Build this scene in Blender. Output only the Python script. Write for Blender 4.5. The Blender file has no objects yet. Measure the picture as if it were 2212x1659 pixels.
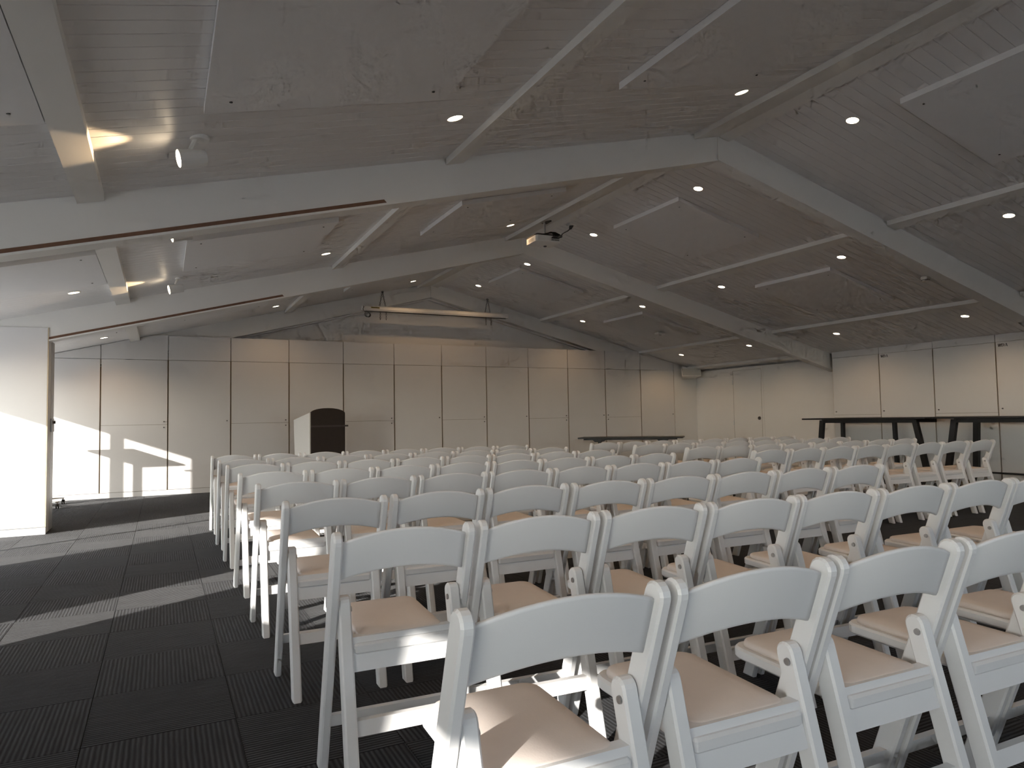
import bpy, math, random
from mathutils import Vector, Matrix

random.seed(7)
SC = bpy.context.scene
COL = SC.collection

# ------------------------------------------------------------------ camera
FPX, YAW, PITCH, ROLL, CAMH = 1502.07, 0.466052, 0.0508616, -0.0171834, 1.10524
cy, sy, cp, sp = math.cos(YAW), math.sin(YAW), math.cos(PITCH), math.sin(PITCH)
fwd = Vector((sy * cp, cy * cp, sp)); rgt = Vector((cy, -sy, 0)); upv = rgt.cross(fwd)
r2 = math.cos(ROLL) * rgt + math.sin(ROLL) * upv
u2 = -math.sin(ROLL) * rgt + math.cos(ROLL) * upv
cam_data = bpy.data.cameras.new('camera'); cam = bpy.data.objects.new('camera', cam_data); COL.objects.link(cam)
cam_data.sensor_width = 36.0; cam_data.lens = FPX / 2212 * 36.0; cam_data.clip_start = 0.05; cam_data.clip_end = 300
M = Matrix((r2, u2, -fwd)).transposed().to_4x4(); M.translation = Vector((0, 0, CAMH)); cam.matrix_world = M
SC.camera = cam

# ------------------------------------------------------------------ view, world, sun
SC.view_settings.view_transform = 'Standard'; SC.view_settings.look = 'None'
SC.view_settings.gamma = 1.0; SC.view_settings.use_curve_mapping = False
SC.view_settings.exposure = 1.0
SC.cycles.use_denoising = True
SC.cycles.max_bounces = 6; SC.cycles.diffuse_bounces = 4; SC.cycles.glossy_bounces = 2; SC.cycles.transparent_max_bounces = 4
SC.cycles.use_adaptive_sampling = True; SC.cycles.adaptive_threshold = 0.085; SC.cycles.adaptive_min_samples = 14
SC.cycles.caustics_reflective = False; SC.cycles.caustics_refractive = False; SC.cycles.sample_clamp_indirect = 2.0

SUN_D = Vector((1.0, 0.61, -0.375)).normalized()
SKY, SUN, LAMP_W = 16.5, 5.5, 7.5
w = bpy.data.worlds.new('sky'); SC.world = w; w.use_nodes = True
nt = w.node_tree; nt.nodes.clear()
out = nt.nodes.new('ShaderNodeOutputWorld'); bg = nt.nodes.new('ShaderNodeBackground')
sky = nt.nodes.new('ShaderNodeTexSky'); sky.sky_type = 'HOSEK_WILKIE'; sky.turbidity = 3.5; sky.ground_albedo = 0.3
sky.sun_direction = -SUN_D
hsv = nt.nodes.new('ShaderNodeHueSaturation'); hsv.inputs['Saturation'].default_value = 0.5
tint = nt.nodes.new('ShaderNodeMix'); tint.data_type = 'RGBA'; tint.blend_type = 'MULTIPLY'; tint.inputs['Factor'].default_value = 1.0
tint.inputs['B'].default_value = (0.93, 0.965, 1.03, 1)
nt.links.new(sky.outputs[0], hsv.inputs['Color']); nt.links.new(hsv.outputs[0], tint.inputs['A']); nt.links.new(tint.outputs['Result'], bg.inputs[0])
bg.inputs[1].default_value = SKY; nt.links.new(bg.outputs[0], out.inputs[0])
sl = bpy.data.lights.new('sun', 'SUN'); sl.energy = SUN; sl.angle = math.radians(0.6); sl.color = (1.0, 0.95, 0.88)
so = bpy.data.objects.new('sun', sl); COL.objects.link(so)
so.rotation_euler = SUN_D.to_track_quat('-Z', 'Y').to_euler(); so.location = (-20, -14, 9)

# ------------------------------------------------------------------ room numbers
XR, ZR, SLP, SRP = 4.58, 3.736, 0.2506, 0.2437       # ridge x, ridge z, left and right ceiling slope
XL, XW, XC = -2.25, 11.02, 10.816                    # left wall, right wall, right cupboard face
YB, YG, YN = 12.428, 12.70, -3.2                     # back cupboard face, gable wall, rear wall
EAVE = -3.0
BEAMS = [0.87, 4.762, 8.667, 12.458]; BEAM_T = 0.146
def zc(x): return ZR + (SLP * (x - XR) if x < XR else -SRP * (x - XR))
def zb(x): return 3.465 + (0.2565 * (x - XR) if x < XR else -0.2455 * (x - XR))

# ------------------------------------------------------------------ materials
def newmat(name):
    m = bpy.data.materials.new(name); m.use_nodes = True
    return m, m.node_tree, m.node_tree.nodes['Principled BSDF']
def paint(name, col, rough=0.5, noise=0.02, scale=6.0, bump=0.0, spec=0.5, metal=0.0):
    m, t, b = newmat(name)
    b.inputs['Roughness'].default_value = rough; b.inputs['Specular IOR Level'].default_value = spec
    b.inputs['Metallic'].default_value = metal
    tc = t.nodes.new('ShaderNodeTexCoord'); n = t.nodes.new('ShaderNodeTexNoise'); n.inputs['Scale'].default_value = scale
    n.inputs['Detail'].default_value = 3.0
    t.links.new(tc.outputs['Object'], n.inputs['Vector'])
    mx = t.nodes.new('ShaderNodeMix'); mx.data_type = 'RGBA'
    mx.inputs['A'].default_value = (*[max(0, c * (1 - noise)) for c in col], 1)
    mx.inputs['B'].default_value = (*[min(1, c * (1 + noise)) for c in col], 1)
    t.links.new(n.outputs['Fac'], mx.inputs['Factor']); t.links.new(mx.outputs['Result'], b.inputs['Base Color'])
    if bump:
        n2 = t.nodes.new('ShaderNodeTexNoise'); n2.inputs['Scale'].default_value = 220; t.links.new(tc.outputs['Object'], n2.inputs['Vector'])
        bp = t.nodes.new('ShaderNodeBump'); bp.inputs['Strength'].default_value = bump; bp.inputs['Distance'].default_value = 0.002
        t.links.new(n2.outputs['Fac'], bp.inputs['Height']); t.links.new(bp.outputs['Normal'], b.inputs['Normal'])
    return m
def emit(name, col, s):
    m, t, b = newmat(name)
    b.inputs['Emission Color'].default_value = (*col, 1); b.inputs['Emission Strength'].default_value = s
    b.inputs['Base Color'].default_value = (0.9, 0.85, 0.75, 1)
    return m

MAT = {
    'ceil': paint('ceiling_paint', (0.78, 0.765, 0.755), 0.42, 0.015, 3),
    'panel': paint('acoustic_board', (0.80, 0.79, 0.785), 0.62, 0.02, 14, 0.05),
    'beam': paint('beam_paint', (0.80, 0.785, 0.75), 0.45, 0.02, 4),
    'wall': paint('wall_paint', (0.80, 0.785, 0.76), 0.55, 0.015, 3),
    'lam': paint('white_laminate', (0.74, 0.725, 0.71), 0.36, 0.012, 3),
    'gap': paint('cupboard_brown_core', (0.20, 0.155, 0.10), 0.7, 0.1, 10),  # brown carcass colour behind the door gaps, also the door seams
    'edge': paint('plywood_edge', (0.62, 0.50, 0.34), 0.6, 0.1, 30),
    'resin': paint('white_resin', (0.80, 0.80, 0.80), 0.38, 0.01, 8),
    'cush': paint('beige_vinyl', (0.78, 0.70, 0.645), 0.48, 0.03, 25, 0.12),
    'bolt': paint('zinc_bolt', (0.45, 0.45, 0.45), 0.35, 0.1, 50, 0, 0.5, 0.9),
    'black': paint('black_powder_coat', (0.012, 0.012, 0.013), 0.5, 0.2, 40),
    'dark': paint('dark_stain_board', (0.045, 0.036, 0.033), 0.55, 0.15, 12),
    'band': paint('dark_metal_band', (0.09, 0.08, 0.075), 0.4, 0.1, 20),
    'brown': paint('slot_brown', (0.16, 0.075, 0.04), 0.5, 0.3, 25),  # colour of the strip standing in for the beam's track slot
    'alu': paint('aluminium', (0.55, 0.55, 0.56), 0.38, 0.03, 30, 0, 0.5, 0.85),
    'white': paint('white_plastic', (0.78, 0.77, 0.74), 0.4, 0.01, 10),
    'grille': paint('speaker_grille', (0.55, 0.55, 0.52), 0.7, 0.05, 120, 0.2),
    'chain': paint('chain_steel', (0.10, 0.09, 0.08), 0.5, 0.2, 60, 0, 0.5, 0.5),
    'lens': emit('lamp_glow', (1.0, 0.80, 0.55), 9.0),
    'ring': paint('lamp_ring', (0.5, 0.48, 0.45), 0.35, 0.02, 20),
    'yellow': paint('warning_yellow', (0.45, 0.36, 0.06), 0.5, 0.1, 50),
    'ground': paint('paving', (0.68, 0.67, 0.65), 0.8, 0.15, 1.5),
    'rubber': paint('rubber', (0.03, 0.03, 0.03), 0.7, 0.1, 30),
    'screw': paint('dark_screw', (0.03, 0.028, 0.026), 0.5, 0.1, 30),
    'text': paint('letter_ink', (0.03, 0.028, 0.025), 0.6, 0.05, 30),
    'sky_alu': paint('window_frame_paint', (0.25, 0.25, 0.25), 0.4, 0.05, 30),
}
def glass_mat():
    m = bpy.data.materials.new('window_glass'); m.use_nodes = True; t = m.node_tree; t.nodes.clear()
    o = t.nodes.new('ShaderNodeOutputMaterial'); mx = t.nodes.new('ShaderNodeMixShader')
    a = t.nodes.new('ShaderNodeBsdfTransparent'); g = t.nodes.new('ShaderNodeBsdfGlossy'); g.inputs['Roughness'].default_value = 0.02
    a.inputs[0].default_value = (0.95, 0.97, 0.96, 1); mx.inputs[0].default_value = 0.05
    t.links.new(a.outputs[0], mx.inputs[1]); t.links.new(g.outputs[0], mx.inputs[2]); t.links.new(mx.outputs[0], o.inputs[0])
    return m
MAT['glass'] = glass_mat()
def carpet_mat():
    m, t, b = newmat('ribbed_carpet'); N = t.nodes.new; L = t.links.new
    b.inputs['Roughness'].default_value = 0.85; b.inputs['Specular IOR Level'].default_value = 0.06
    b.inputs['Sheen Weight'].default_value = 0.07; b.inputs['Sheen Roughness'].default_value = 0.4
    uv = N('ShaderNodeUVMap'); uv.uv_map = 'UVMap'
    sep = N('ShaderNodeSeparateXYZ'); L(uv.outputs[0], sep.inputs[0])
    # rib profile across u, slightly wandering
    nz = N('ShaderNodeTexNoise'); nz.inputs['Scale'].default_value = 14; nz.inputs['Detail'].default_value = 2; L(uv.outputs[0], nz.inputs['Vector'])
    wob = N('ShaderNodeMath'); wob.operation = 'MULTIPLY_ADD'; wob.inputs[1].default_value = 0.004; L(nz.outputs['Fac'], wob.inputs[0]); L(sep.outputs['X'], wob.inputs[2])
    ml = N('ShaderNodeMath'); ml.operation = 'MULTIPLY'; ml.inputs[1].default_value = 2 * math.pi / 0.0172; L(wob.outputs[0], ml.inputs[0])
    sn = N('ShaderNodeMath'); sn.operation = 'SINE'; L(ml.outputs[0], sn.inputs[0])
    h = N('ShaderNodeMath'); h.operation = 'MULTIPLY_ADD'; h.inputs[1].default_value = 0.5; h.inputs[2].default_value = 0.5; L(sn.outputs[0], h.inputs[0])
    # patchy rib strength, stretched along the rib
    mp = N('ShaderNodeMapping'); mp.inputs['Scale'].default_value = (60, 5, 1); L(uv.outputs[0], mp.inputs['Vector'])
    n2 = N('ShaderNodeTexNoise'); n2.inputs['Scale'].default_value = 1.0; n2.inputs['Detail'].default_value = 3; L(mp.outputs[0], n2.inputs['Vector'])
    n3 = N('ShaderNodeTexNoise'); n3.inputs['Scale'].default_value = 420; n3.inputs['Detail'].default_value = 2; L(uv.outputs[0], n3.inputs['Vector'])
    pr = N('ShaderNodeMath'); pr.operation = 'MULTIPLY'; L(h.outputs[0], pr.inputs[0]); L(n2.outputs['Fac'], pr.inputs[1])
    ad = N('ShaderNodeMath'); ad.operation = 'MULTIPLY_ADD'; ad.inputs[1].default_value = 0.35; L(n3.outputs['Fac'], ad.inputs[0]); L(pr.outputs[0], ad.inputs[2])
    rp = N('ShaderNodeValToRGB'); rp.color_ramp.elements[0].position = 0.12; rp.color_ramp.elements[0].color = (0.007, 0.007, 0.008, 1)
    rp.color_ramp.elements[1].position = 0.75; rp.color_ramp.elements[1].color = (0.054, 0.056, 0.062, 1); L(ad.outputs[0], rp.inputs[0])
    L(rp.outputs[0], b.inputs['Base Color'])
    bp = N('ShaderNodeBump'); bp.inputs['Strength'].default_value = 0.8; bp.inputs['Distance'].default_value = 0.004
    L(ad.outputs[0], bp.inputs['Height']); L(bp.outputs['Normal'], b.inputs['Normal'])
    return m
MAT['carpet'] = carpet_mat()

# ------------------------------------------------------------------ mesh helpers
class MB:
    def __init__(s): s.v = []; s.f = []
    def add(s, vs, fs):
        o = len(s.v); s.v += [tuple(p) for p in vs]; s.f += [tuple(i + o for i in q) for q in fs]; return s
    def hexa(s, p):   # 8 points: bottom 4 ccw, top 4 ccw
        return s.add(p, [(3, 2, 1, 0), (4, 5, 6, 7), (0, 1, 5, 4), (1, 2, 6, 5), (2, 3, 7, 6), (3, 0, 4, 7)])
    def box(s, x0, x1, y0, y1, z0, z1):
        return s.hexa([(x0, y0, z0), (x1, y0, z0), (x1, y1, z0), (x0, y1, z0), (x0, y0, z1), (x1, y0, z1), (x1, y1, z1), (x0, y1, z1)])
    def bbox(s, x0, x1, y0, y1, z0, z1, b):   # box with chamfered edges
        def ring(z, i): return [(x0 + i, y0 + i * 0, z), (x1 - i, y0, z), (x1, y0 + i, z), (x1, y1 - i, z), (x1 - i, y1, z), (x0 + i, y1, z), (x0, y1 - i, z), (x0, y0 + i, z)]
        def ins(z):
            c = b
            return [(x0 + c, y0 + c, z), (x1 - c, y0 + c, z), (x1 - c, y0 + c, z), (x1 - c, y1 - c, z), (x1 - c, y1 - c, z), (x0 + c, y1 - c, z), (x0 + c, y1 - c, z), (x0 + c, y0 + c, z)]
        R1, R2 = ring(z0 + b, b), ring(z1 - b, b)
        I0 = [(x0 + b, y0 + b, z0), (x1 - b, y0 + b, z0), (x1 - b, y1 - b, z0), (x0 + b, y1 - b, z0)]
        I1 = [(a, c, z1) for a, c, _ in I0]
        vs = R1 + R2 + I0 + I1; fs = []
        for k in range(8): fs.append((k, (k + 1) % 8, 8 + (k + 1) % 8, 8 + k))
        # map ring verts to inset corners
        mpc = [0, 1, 1, 2, 2, 3, 3, 0]
        for k in range(8):
            a, c = mpc[k], mpc[(k + 1) % 8]
            if a == c: fs.append((k, 16 + a, (k + 1) % 8)); fs.append((8 + k, 8 + (k + 1) % 8, 20 + a))
            else: fs.append((k, 16 + a, 16 + c, (k + 1) % 8)); fs.append((8 + k, 8 + (k + 1) % 8, 20 + c, 20 + a))
        fs += [(19, 18, 17, 16), (20, 21, 22, 23)]
        return s.add(vs, fs)
    def slab(s, x0, x1, y0, y1, d0, d1):    # hung under a ceiling slope: from depth d0 to d1 below it
        return s.hexa([(x0, y0, zc(x0) - d1), (x1, y0, zc(x1) - d1), (x1, y1, zc(x1) - d1), (x0, y1, zc(x0) - d1),
                       (x0, y0, zc(x0) - d0), (x1, y0, zc(x1) - d0), (x1, y1, zc(x1) - d0), (x0, y1, zc(x0) - d0)])
    def cyl(s, p, q, r0, r1=None, n=16, caps=True):
        r1 = r0 if r1 is None else r1; p = Vector(p); q = Vector(q); d = (q - p).normalized()
        a = d.orthogonal().normalized(); c = d.cross(a)
        vs = [p + (a * math.cos(2 * math.pi * k / n) + c * math.sin(2 * math.pi * k / n)) * r0 for k in range(n)]
        vs += [q + (a * math.cos(2 * math.pi * k / n) + c * math.sin(2 * math.pi * k / n)) * r1 for k in range(n)]
        fs = [(k, (k + 1) % n, n + (k + 1) % n, n + k) for k in range(n)]
        if caps: fs += [tuple(range(n - 1, -1, -1)), tuple(range(n, 2 * n))]
        return s.add(vs, fs)
    def tube(s, pts, r, n=8):
        pts = [Vector(p) for p in pts]; vs = []; fs = []
        for i, p in enumerate(pts):
            d = (pts[min(i + 1, len(pts) - 1)] - pts[max(i - 1, 0)]).normalized()
            a = d.cross(Vector((0.13, 0.27, 0.95))).normalized(); c = d.cross(a)
            vs += [p + (a * math.cos(2 * math.pi * k / n) + c * math.sin(2 * math.pi * k / n)) * r for k in range(n)]
        for i in range(len(pts) - 1):
            for k in range(n): fs.append((i * n + k, i * n + (k + 1) % n, (i + 1) * n + (k + 1) % n, (i + 1) * n + k))
        fs += [tuple(range(n - 1, -1, -1)), tuple(range((len(pts) - 1) * n, len(pts) * n))]
        return s.add(vs, fs)
    def torus(s, c, R, r, ax, n=18, m=6):
        ax = Vector(ax).normalized(); a = ax.orthogonal().normalized(); b2 = ax.cross(a); c = Vector(c); vs = []; fs = []
        for i in range(n):
            t = 2 * math.pi * i / n; e = a * math.cos(t) + b2 * math.sin(t)
            for k in range(m):
                u = 2 * math.pi * k / m; vs.append(c + e * (R + r * math.cos(u)) + ax * r * math.sin(u))
        for i in range(n):
            for k in range(m): fs.append((i * m + k, ((i + 1) % n) * m + k, ((i + 1) % n) * m + (k + 1) % m, i * m + (k + 1) % m))
        return s.add(vs, fs)
    def plate(s, o, x0, x1, b, ax='x'):
        """extrude a ccw (y,z) outline along x between x0 and x1, with chamfer b"""
        n = len(o); ins = []
        for k in range(n):
            p, q, r = Vector(o[k - 1]), Vector(o[k]), Vector(o[(k + 1) % n])
            e1 = (q - p).normalized(); e2 = (r - q).normalized()
            n1 = Vector((-e1.y, e1.x)); n2 = Vector((-e2.y, e2.x)); m = (n1 + n2); m = m / max(0.3, m.length_squared / 2) / 1.0
            ins.append(q + m * b)
        def P(x, q): return (x, q[0], q[1]) if ax == 'x' else ((q[0], x, q[1]) if ax == 'y' else (q[0], q[1], x))
        rings = [[P(x0, q) for q in ins], [P(x0 + b, q) for q in o], [P(x1 - b, q) for q in o], [P(x1, q) for q in ins]]
        vs = sum(rings, []); fs = []
        for j in range(3):
            for k in range(n): fs.append((j * n + k, j * n + (k + 1) % n, (j + 1) * n + (k + 1) % n, (j + 1) * n + k))
        fs += [tuple(range(n - 1, -1, -1)), tuple(range(3 * n, 4 * n))]
        return s.add(vs, fs)
    def mesh(s, name, mat, smooth=False):
        me = bpy.data.meshes.new(name); me.from_pydata(s.v, [], s.f)
        import bmesh
        bm = bmesh.new(); bm.from_mesh(me); bmesh.ops.recalc_face_normals(bm, faces=bm.faces); bm.to_mesh(me); bm.free()
        me.materials.append(MAT[mat] if isinstance(mat, str) else mat)
        if smooth:
            for p in me.polygons: p.use_smooth = True
        return me
    def obj(s, name, mat, parent=None, smooth=False):
        return link(name, s.mesh(name, mat, smooth), parent)
def link(name, me, parent=None):
    o = bpy.data.objects.new(name, me); COL.objects.link(o); o.parent = parent
    return o
def box(name, mat, parent, *a): return MB().box(*a).obj(name, mat, parent)
def tag(o, label=None, cat=None, group=None, kind=None):
    if label: o['label'] = label
    if cat: o['category'] = cat
    if group: o['group'] = group
    if kind: o['kind'] = kind
    return o
def empty(name, loc=(0, 0, 0), rz=0.0):
    o = bpy.data.objects.new(name, None); COL.objects.link(o); o.location = loc; o.rotation_euler = (0, 0, rz); o.empty_display_size = 0.1
    return o
def struct(o, label=None): return tag(o, label, None, None, 'structure')
ORD = ['zeroth', 'first', 'second', 'third', 'fourth', 'fifth', 'sixth', 'seventh', 'eighth', 'ninth', 'tenth', 'eleventh', 'twelfth', 'thirteenth']

# ------------------------------------------------------------------ ground, floor and carpet tiles
struct(box('ground', 'ground', None, -60, 60, -60, 60, -0.40, -0.20), 'pale paving outside the hall')
fl = struct(box('floor', 'rubber', None, XL - 0.2, XW + 0.2, YN - 0.2, YG + 0.2, -0.20, -0.008), 'dark grey ribbed carpet tile floor')
GX, GY, TS = -0.2446, 2.8668, 0.5
def tile_mesh(name, cells):
    vs, fs, uvs = [], [], []
    for (x, y, turn, off) in cells:
        h, b = TS / 2 - 0.0003, 0.0012
        o = len(vs)
        lo = [(-h, -h), (h, -h), (h, h), (-h, h)]; hi = [(-h + b, -h + b), (h - b, -h + b), (h - b, h - b), (-h + b, h - b)]
        vs += [(x + a, y + c, -0.006) for a, c in lo] + [(x + a, y + c, 0.0) for a, c in hi]
        for q in [(4, 5, 6, 7), (0, 1, 5, 4), (1, 2, 6, 5), (2, 3, 7, 6), (3, 0, 4, 7)]:
            fs.append(tuple(o + i for i in q))
            for i in q:
                a, c = (lo + hi)[i]
                uvs.append(((c if turn else a) + off[0], (a if turn else c) + off[1]))
    me = bpy.data.meshes.new(name); me.from_pydata(vs, [], fs); uvl = me.uv_layers.new(name='UVMap')
    for i, u in enumerate(uvs): uvl.data[i].uv = u
    me.materials.append(MAT['carpet']); return me
base_tiles = {(t, k): tile_mesh('carpet_tile', [(0, 0, t, (k * 1.37 + t * 3.1, k * 2.11))]) for t in (0, 1) for k in range(4)}
rest = []
for i in range(-5, 24):
    for j in range(-13, 21):
        x, y = GX + TS * (i + 0.5), GY + TS * (j + 0.5)
        if x - TS / 2 < XL - 0.3 or x + TS / 2 > XW + 0.3 or y - TS / 2 < YN - 0.3 or y + TS / 2 > YG + 0.45: continue
        turn = (i + j) % 2 == 0
        if -4 <= i <= 8 and -4 <= j <= 18:
            o = link('carpet_tile', base_tiles[(int(turn), random.randrange(4))], fl); o.location = (x, y, 0)
        else: rest.append((x, y, turn, (random.random() * 5, random.random() * 5)))
tag(link('carpet_tile_field', tile_mesh('carpet_tile_field', rest), fl), kind='stuff')

# ------------------------------------------------------------------ ceiling: boards on both slopes
BW = 0.0995
def board_mesh(x0, x1, y0=0.0, n=1):
    m = MB()
    for k in range(n):
        a, b, e = y0 + k * BW + 0.0003, y0 + (k + 1) * BW - 0.0003, 0.0028
        pr = [(a, 0.02), (a, 0.003), (a + e, 0.0), (b - e, 0.0), (b, 0.003), (b, 0.02)]
        v0 = [(x0, y, zc(x0) + d) for y, d in pr]; v1 = [(x1, y, zc(x1) + d) for y, d in pr]; q = len(pr)
        m.add(v0 + v1, [(i, (i + 1) % q, q + (i + 1) % q, q + i) for i in range(q)] + [tuple(range(q)), tuple(range(2 * q - 1, q - 1, -1))])
    return m.mesh('ceiling_board', 'ceil')
ceils = {}
for side, (x0, x1) in (('left', (EAVE, XR)), ('right', (XR, XW + 0.25))):
    c = struct(MB().hexa([(x0, YN - .4, zc(x0) + .02), (x1, YN - .4, zc(x1) + .02), (x1, YG + .3, zc(x1) + .02), (x0, YG + .3, zc(x0) + .02),
                          (x0, YN - .4, zc(x0) + .14), (x1, YN - .4, zc(x1) + .14), (x1, YG + .3, zc(x1) + .14), (x0, YG + .3, zc(x0) + .14)]).obj('ceiling_' + side, 'ceil'),
               'white boarded ceiling slope on the %s of the ridge' % side)
    ceils[side] = c
    me = board_mesh(x0, x1)
    k = 0; y = 1.0 + (2.772 - 1.0) % BW
    n_near = int((y - (YN - .38)) / BW)
    while y + BW < YG + .28:
        o = link('ceiling_board', me, c); o.location = (0, y, 0); y += BW; k += 1
    tag(link('ceiling_board_field', board_mesh(x0, x1, 1.0 + (2.772 - 1.0) % BW - n_near * BW, n_near), c), kind='stuff')

# ------------------------------------------------------------------ walls
struct(box('wall_back', 'wall', None, XL - 0.2, XW + 0.2, YG, YG + 0.2, 0, 3.74), 'white gable wall above the back cupboards')
bpy.data.objects['wall_back'].data.clear_geometry()
def gable(o, y0, y1):
    pts = [(XL - .15, 0), (XW + .15, 0), (XW + .15, zc(XW + .15) - .001), (XR, ZR - .001), (XL - .15, zc(XL - .15) - .001)]
    m = MB(); n = len(pts)
    m.add([(x, y0, z) for x, z in pts] + [(x, y1, z) for x, z in pts], [(i, (i + 1) % n, n + (i + 1) % n, n + i) for i in range(n)] + [tuple(range(n - 1, -1, -1)), tuple(range(n, 2 * n))])
    return m
me = gable(None, YG, YG + .2).mesh('wall_back', 'wall'); bpy.data.objects['wall_back'].data = me
wr = struct(box('wall_right', 'wall', None, XW, XW + 0.15, YN, YG, 0, zc(XW + .15) - .002), 'plain white side wall with a flush door')
# flush door in the right wall with its seam, hinges and lock
d1 = struct(empty('door_1', (XW, 10.876, 0)), 'white flush door with round dark lock in the right wall')
MB().bbox(-0.004, 0.03, -0.388, 0.388, 0.012, 2.062, 0.002).obj('door_leaf', 'wall', d1)
for z0, z1, y0, y1 in ((0, 2.068, 0.390, 0.396), (0, 2.068, -0.394, -0.390), (2.064, 2.068, -0.394, 0.396)):
    box('door_seam', 'gap', d1, -0.0012, 0.02, y0, y1, z0, z1)
for z in (0.25, 0.95, 1.82): MB().cyl((-0.008, 0.396, z - .05), (-0.008, 0.396, z + .05), 0.008, n=10).obj('hinge', 'bolt', d1)
lk = MB().cyl((-0.004, -0.325, 1.045), (-0.022, -0.325, 1.045), 0.036, 0.032, 24).obj('lock', 'band', d1); lk['label'] = 'round dark lock'
MB().box(-0.026, -0.021, -0.335, -0.315, 1.041, 1.049).obj('keyhole', 'bolt', lk)
box('wall_joint', 'ring', wr, XW - 0.0012, XW + .01, 10.422, 10.4245, 0, 2.13)
# window openings in the left wall and the rear wall
WIN = [(-2.95, 0.30, 1.12, None), (2.0, 3.33, 1.08, None), (3.36, 4.03, 0.04, None), (6.13, 8.58, 0.04, 7.13), (10.69, 12.30, 0.04, 11.39)]
ztop = zc(XL - .12) - .003; zh = 2.0
wl = MB(); edge = [YN]
ys = YN
for a, b, s, m_ in WIN:
    wl.box(XL - .15, XL, ys, a, 0, ztop)
    if s > .05: wl.box(XL - .15, XL, a, b, 0, s)
    wl.box(XL - .15, XL, a, b, zh, ztop); ys = b
wl.box(XL - .15, XL, ys, YG, 0, ztop)
struct(wl.obj('wall_left', 'wall'), 'white side wall with tall windows, out of view on the left')
wn = 0
def window(name, pts, mull, horizontal):
    x0, x1, y0, y1, z0, z1 = pts
    m = MB(); t = 0.045
    if horizontal:   # runs along y
        m.box(x0, x1, y0, y0 + t, z0, z1); m.box(x0, x1, y1 - t, y1, z0, z1); m.box(x0, x1, y0 + t, y1 - t, z0, z0 + t); m.box(x0, x1, y0 + t, y1 - t, z1 - t, z1)
        if mull: m.box(x0, x1, mull[0], mull[1], z0 + t, z1 - t)
    else:
        m.box(x0, x0 + t, y0, y1, z0, z1); m.box(x1 - t, x1, y0, y1, z0, z1); m.box(x0 + t, x1 - t, y0, y1, z0, z0 + t); m.box(x0 + t, x1 - t, y0, y1, z1 - t, z1)
        for q in mull: m.box(q - .03, q + .03, y0, y1, z0 + t, z1 - t)
    e = struct(empty(name), 'open aluminium window letting in the daylight')
    m.obj('window_frame', 'sky_alu', e)
for k, (a, b, s, m_) in enumerate(WIN):
    wd = 0.085 if k == 4 else 0.03
    window('window_%d' % (k + 1), (XL - .11, XL - .05, a, b, s, zh), (m_ - wd / 2, m_ + wd / 2) if m_ else None, True)
RW = [(-1.9, 1.5), (2.2, 5.6), (6.2, 9.6)]
m = MB(); xs = XL - .15
for a, b in RW:
    m.box(xs, a, YN - .2, YN, 0, 2.1 if xs > 0 else zc(XL)); m.box(a, b, YN - .2, YN, 0, 1.3); xs = b
m.box(xs, XW + .15, YN - .2, YN, 0, zc(XL))
pts = [(XL - .15, 2.0), (RW[0][0] - .1, 2.0), (RW[0][0] - .1, 2.1), (RW[-1][1] + .1, 2.1), (RW[-1][1] + .1, 2.0), (XW + .15, 2.0), (XW + .15, zc(XW + .15) - .002), (XR, ZR - .002), (XL - .15, zc(XL - .15) - .002)]; n = 9
m.add([(x, YN - .2, z) for x, z in pts] + [(x, YN, z) for x, z in pts], [(i, (i + 1) % n, n + (i + 1) % n, n + i) for i in range(n)] + [tuple(range(n - 1, -1, -1)), tuple(range(n, 2 * n))])
struct(m.obj('wall_rear', 'wall'), 'rear wall with windows, behind the camera')
for k, (a, b) in enumerate(RW):
    window('window_%d' % (6 + k), (a, b, YN - .13, YN - .07, 1.3, 2.1), [a + (b - a) / 3, a + 2 * (b - a) / 3], False)

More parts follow.
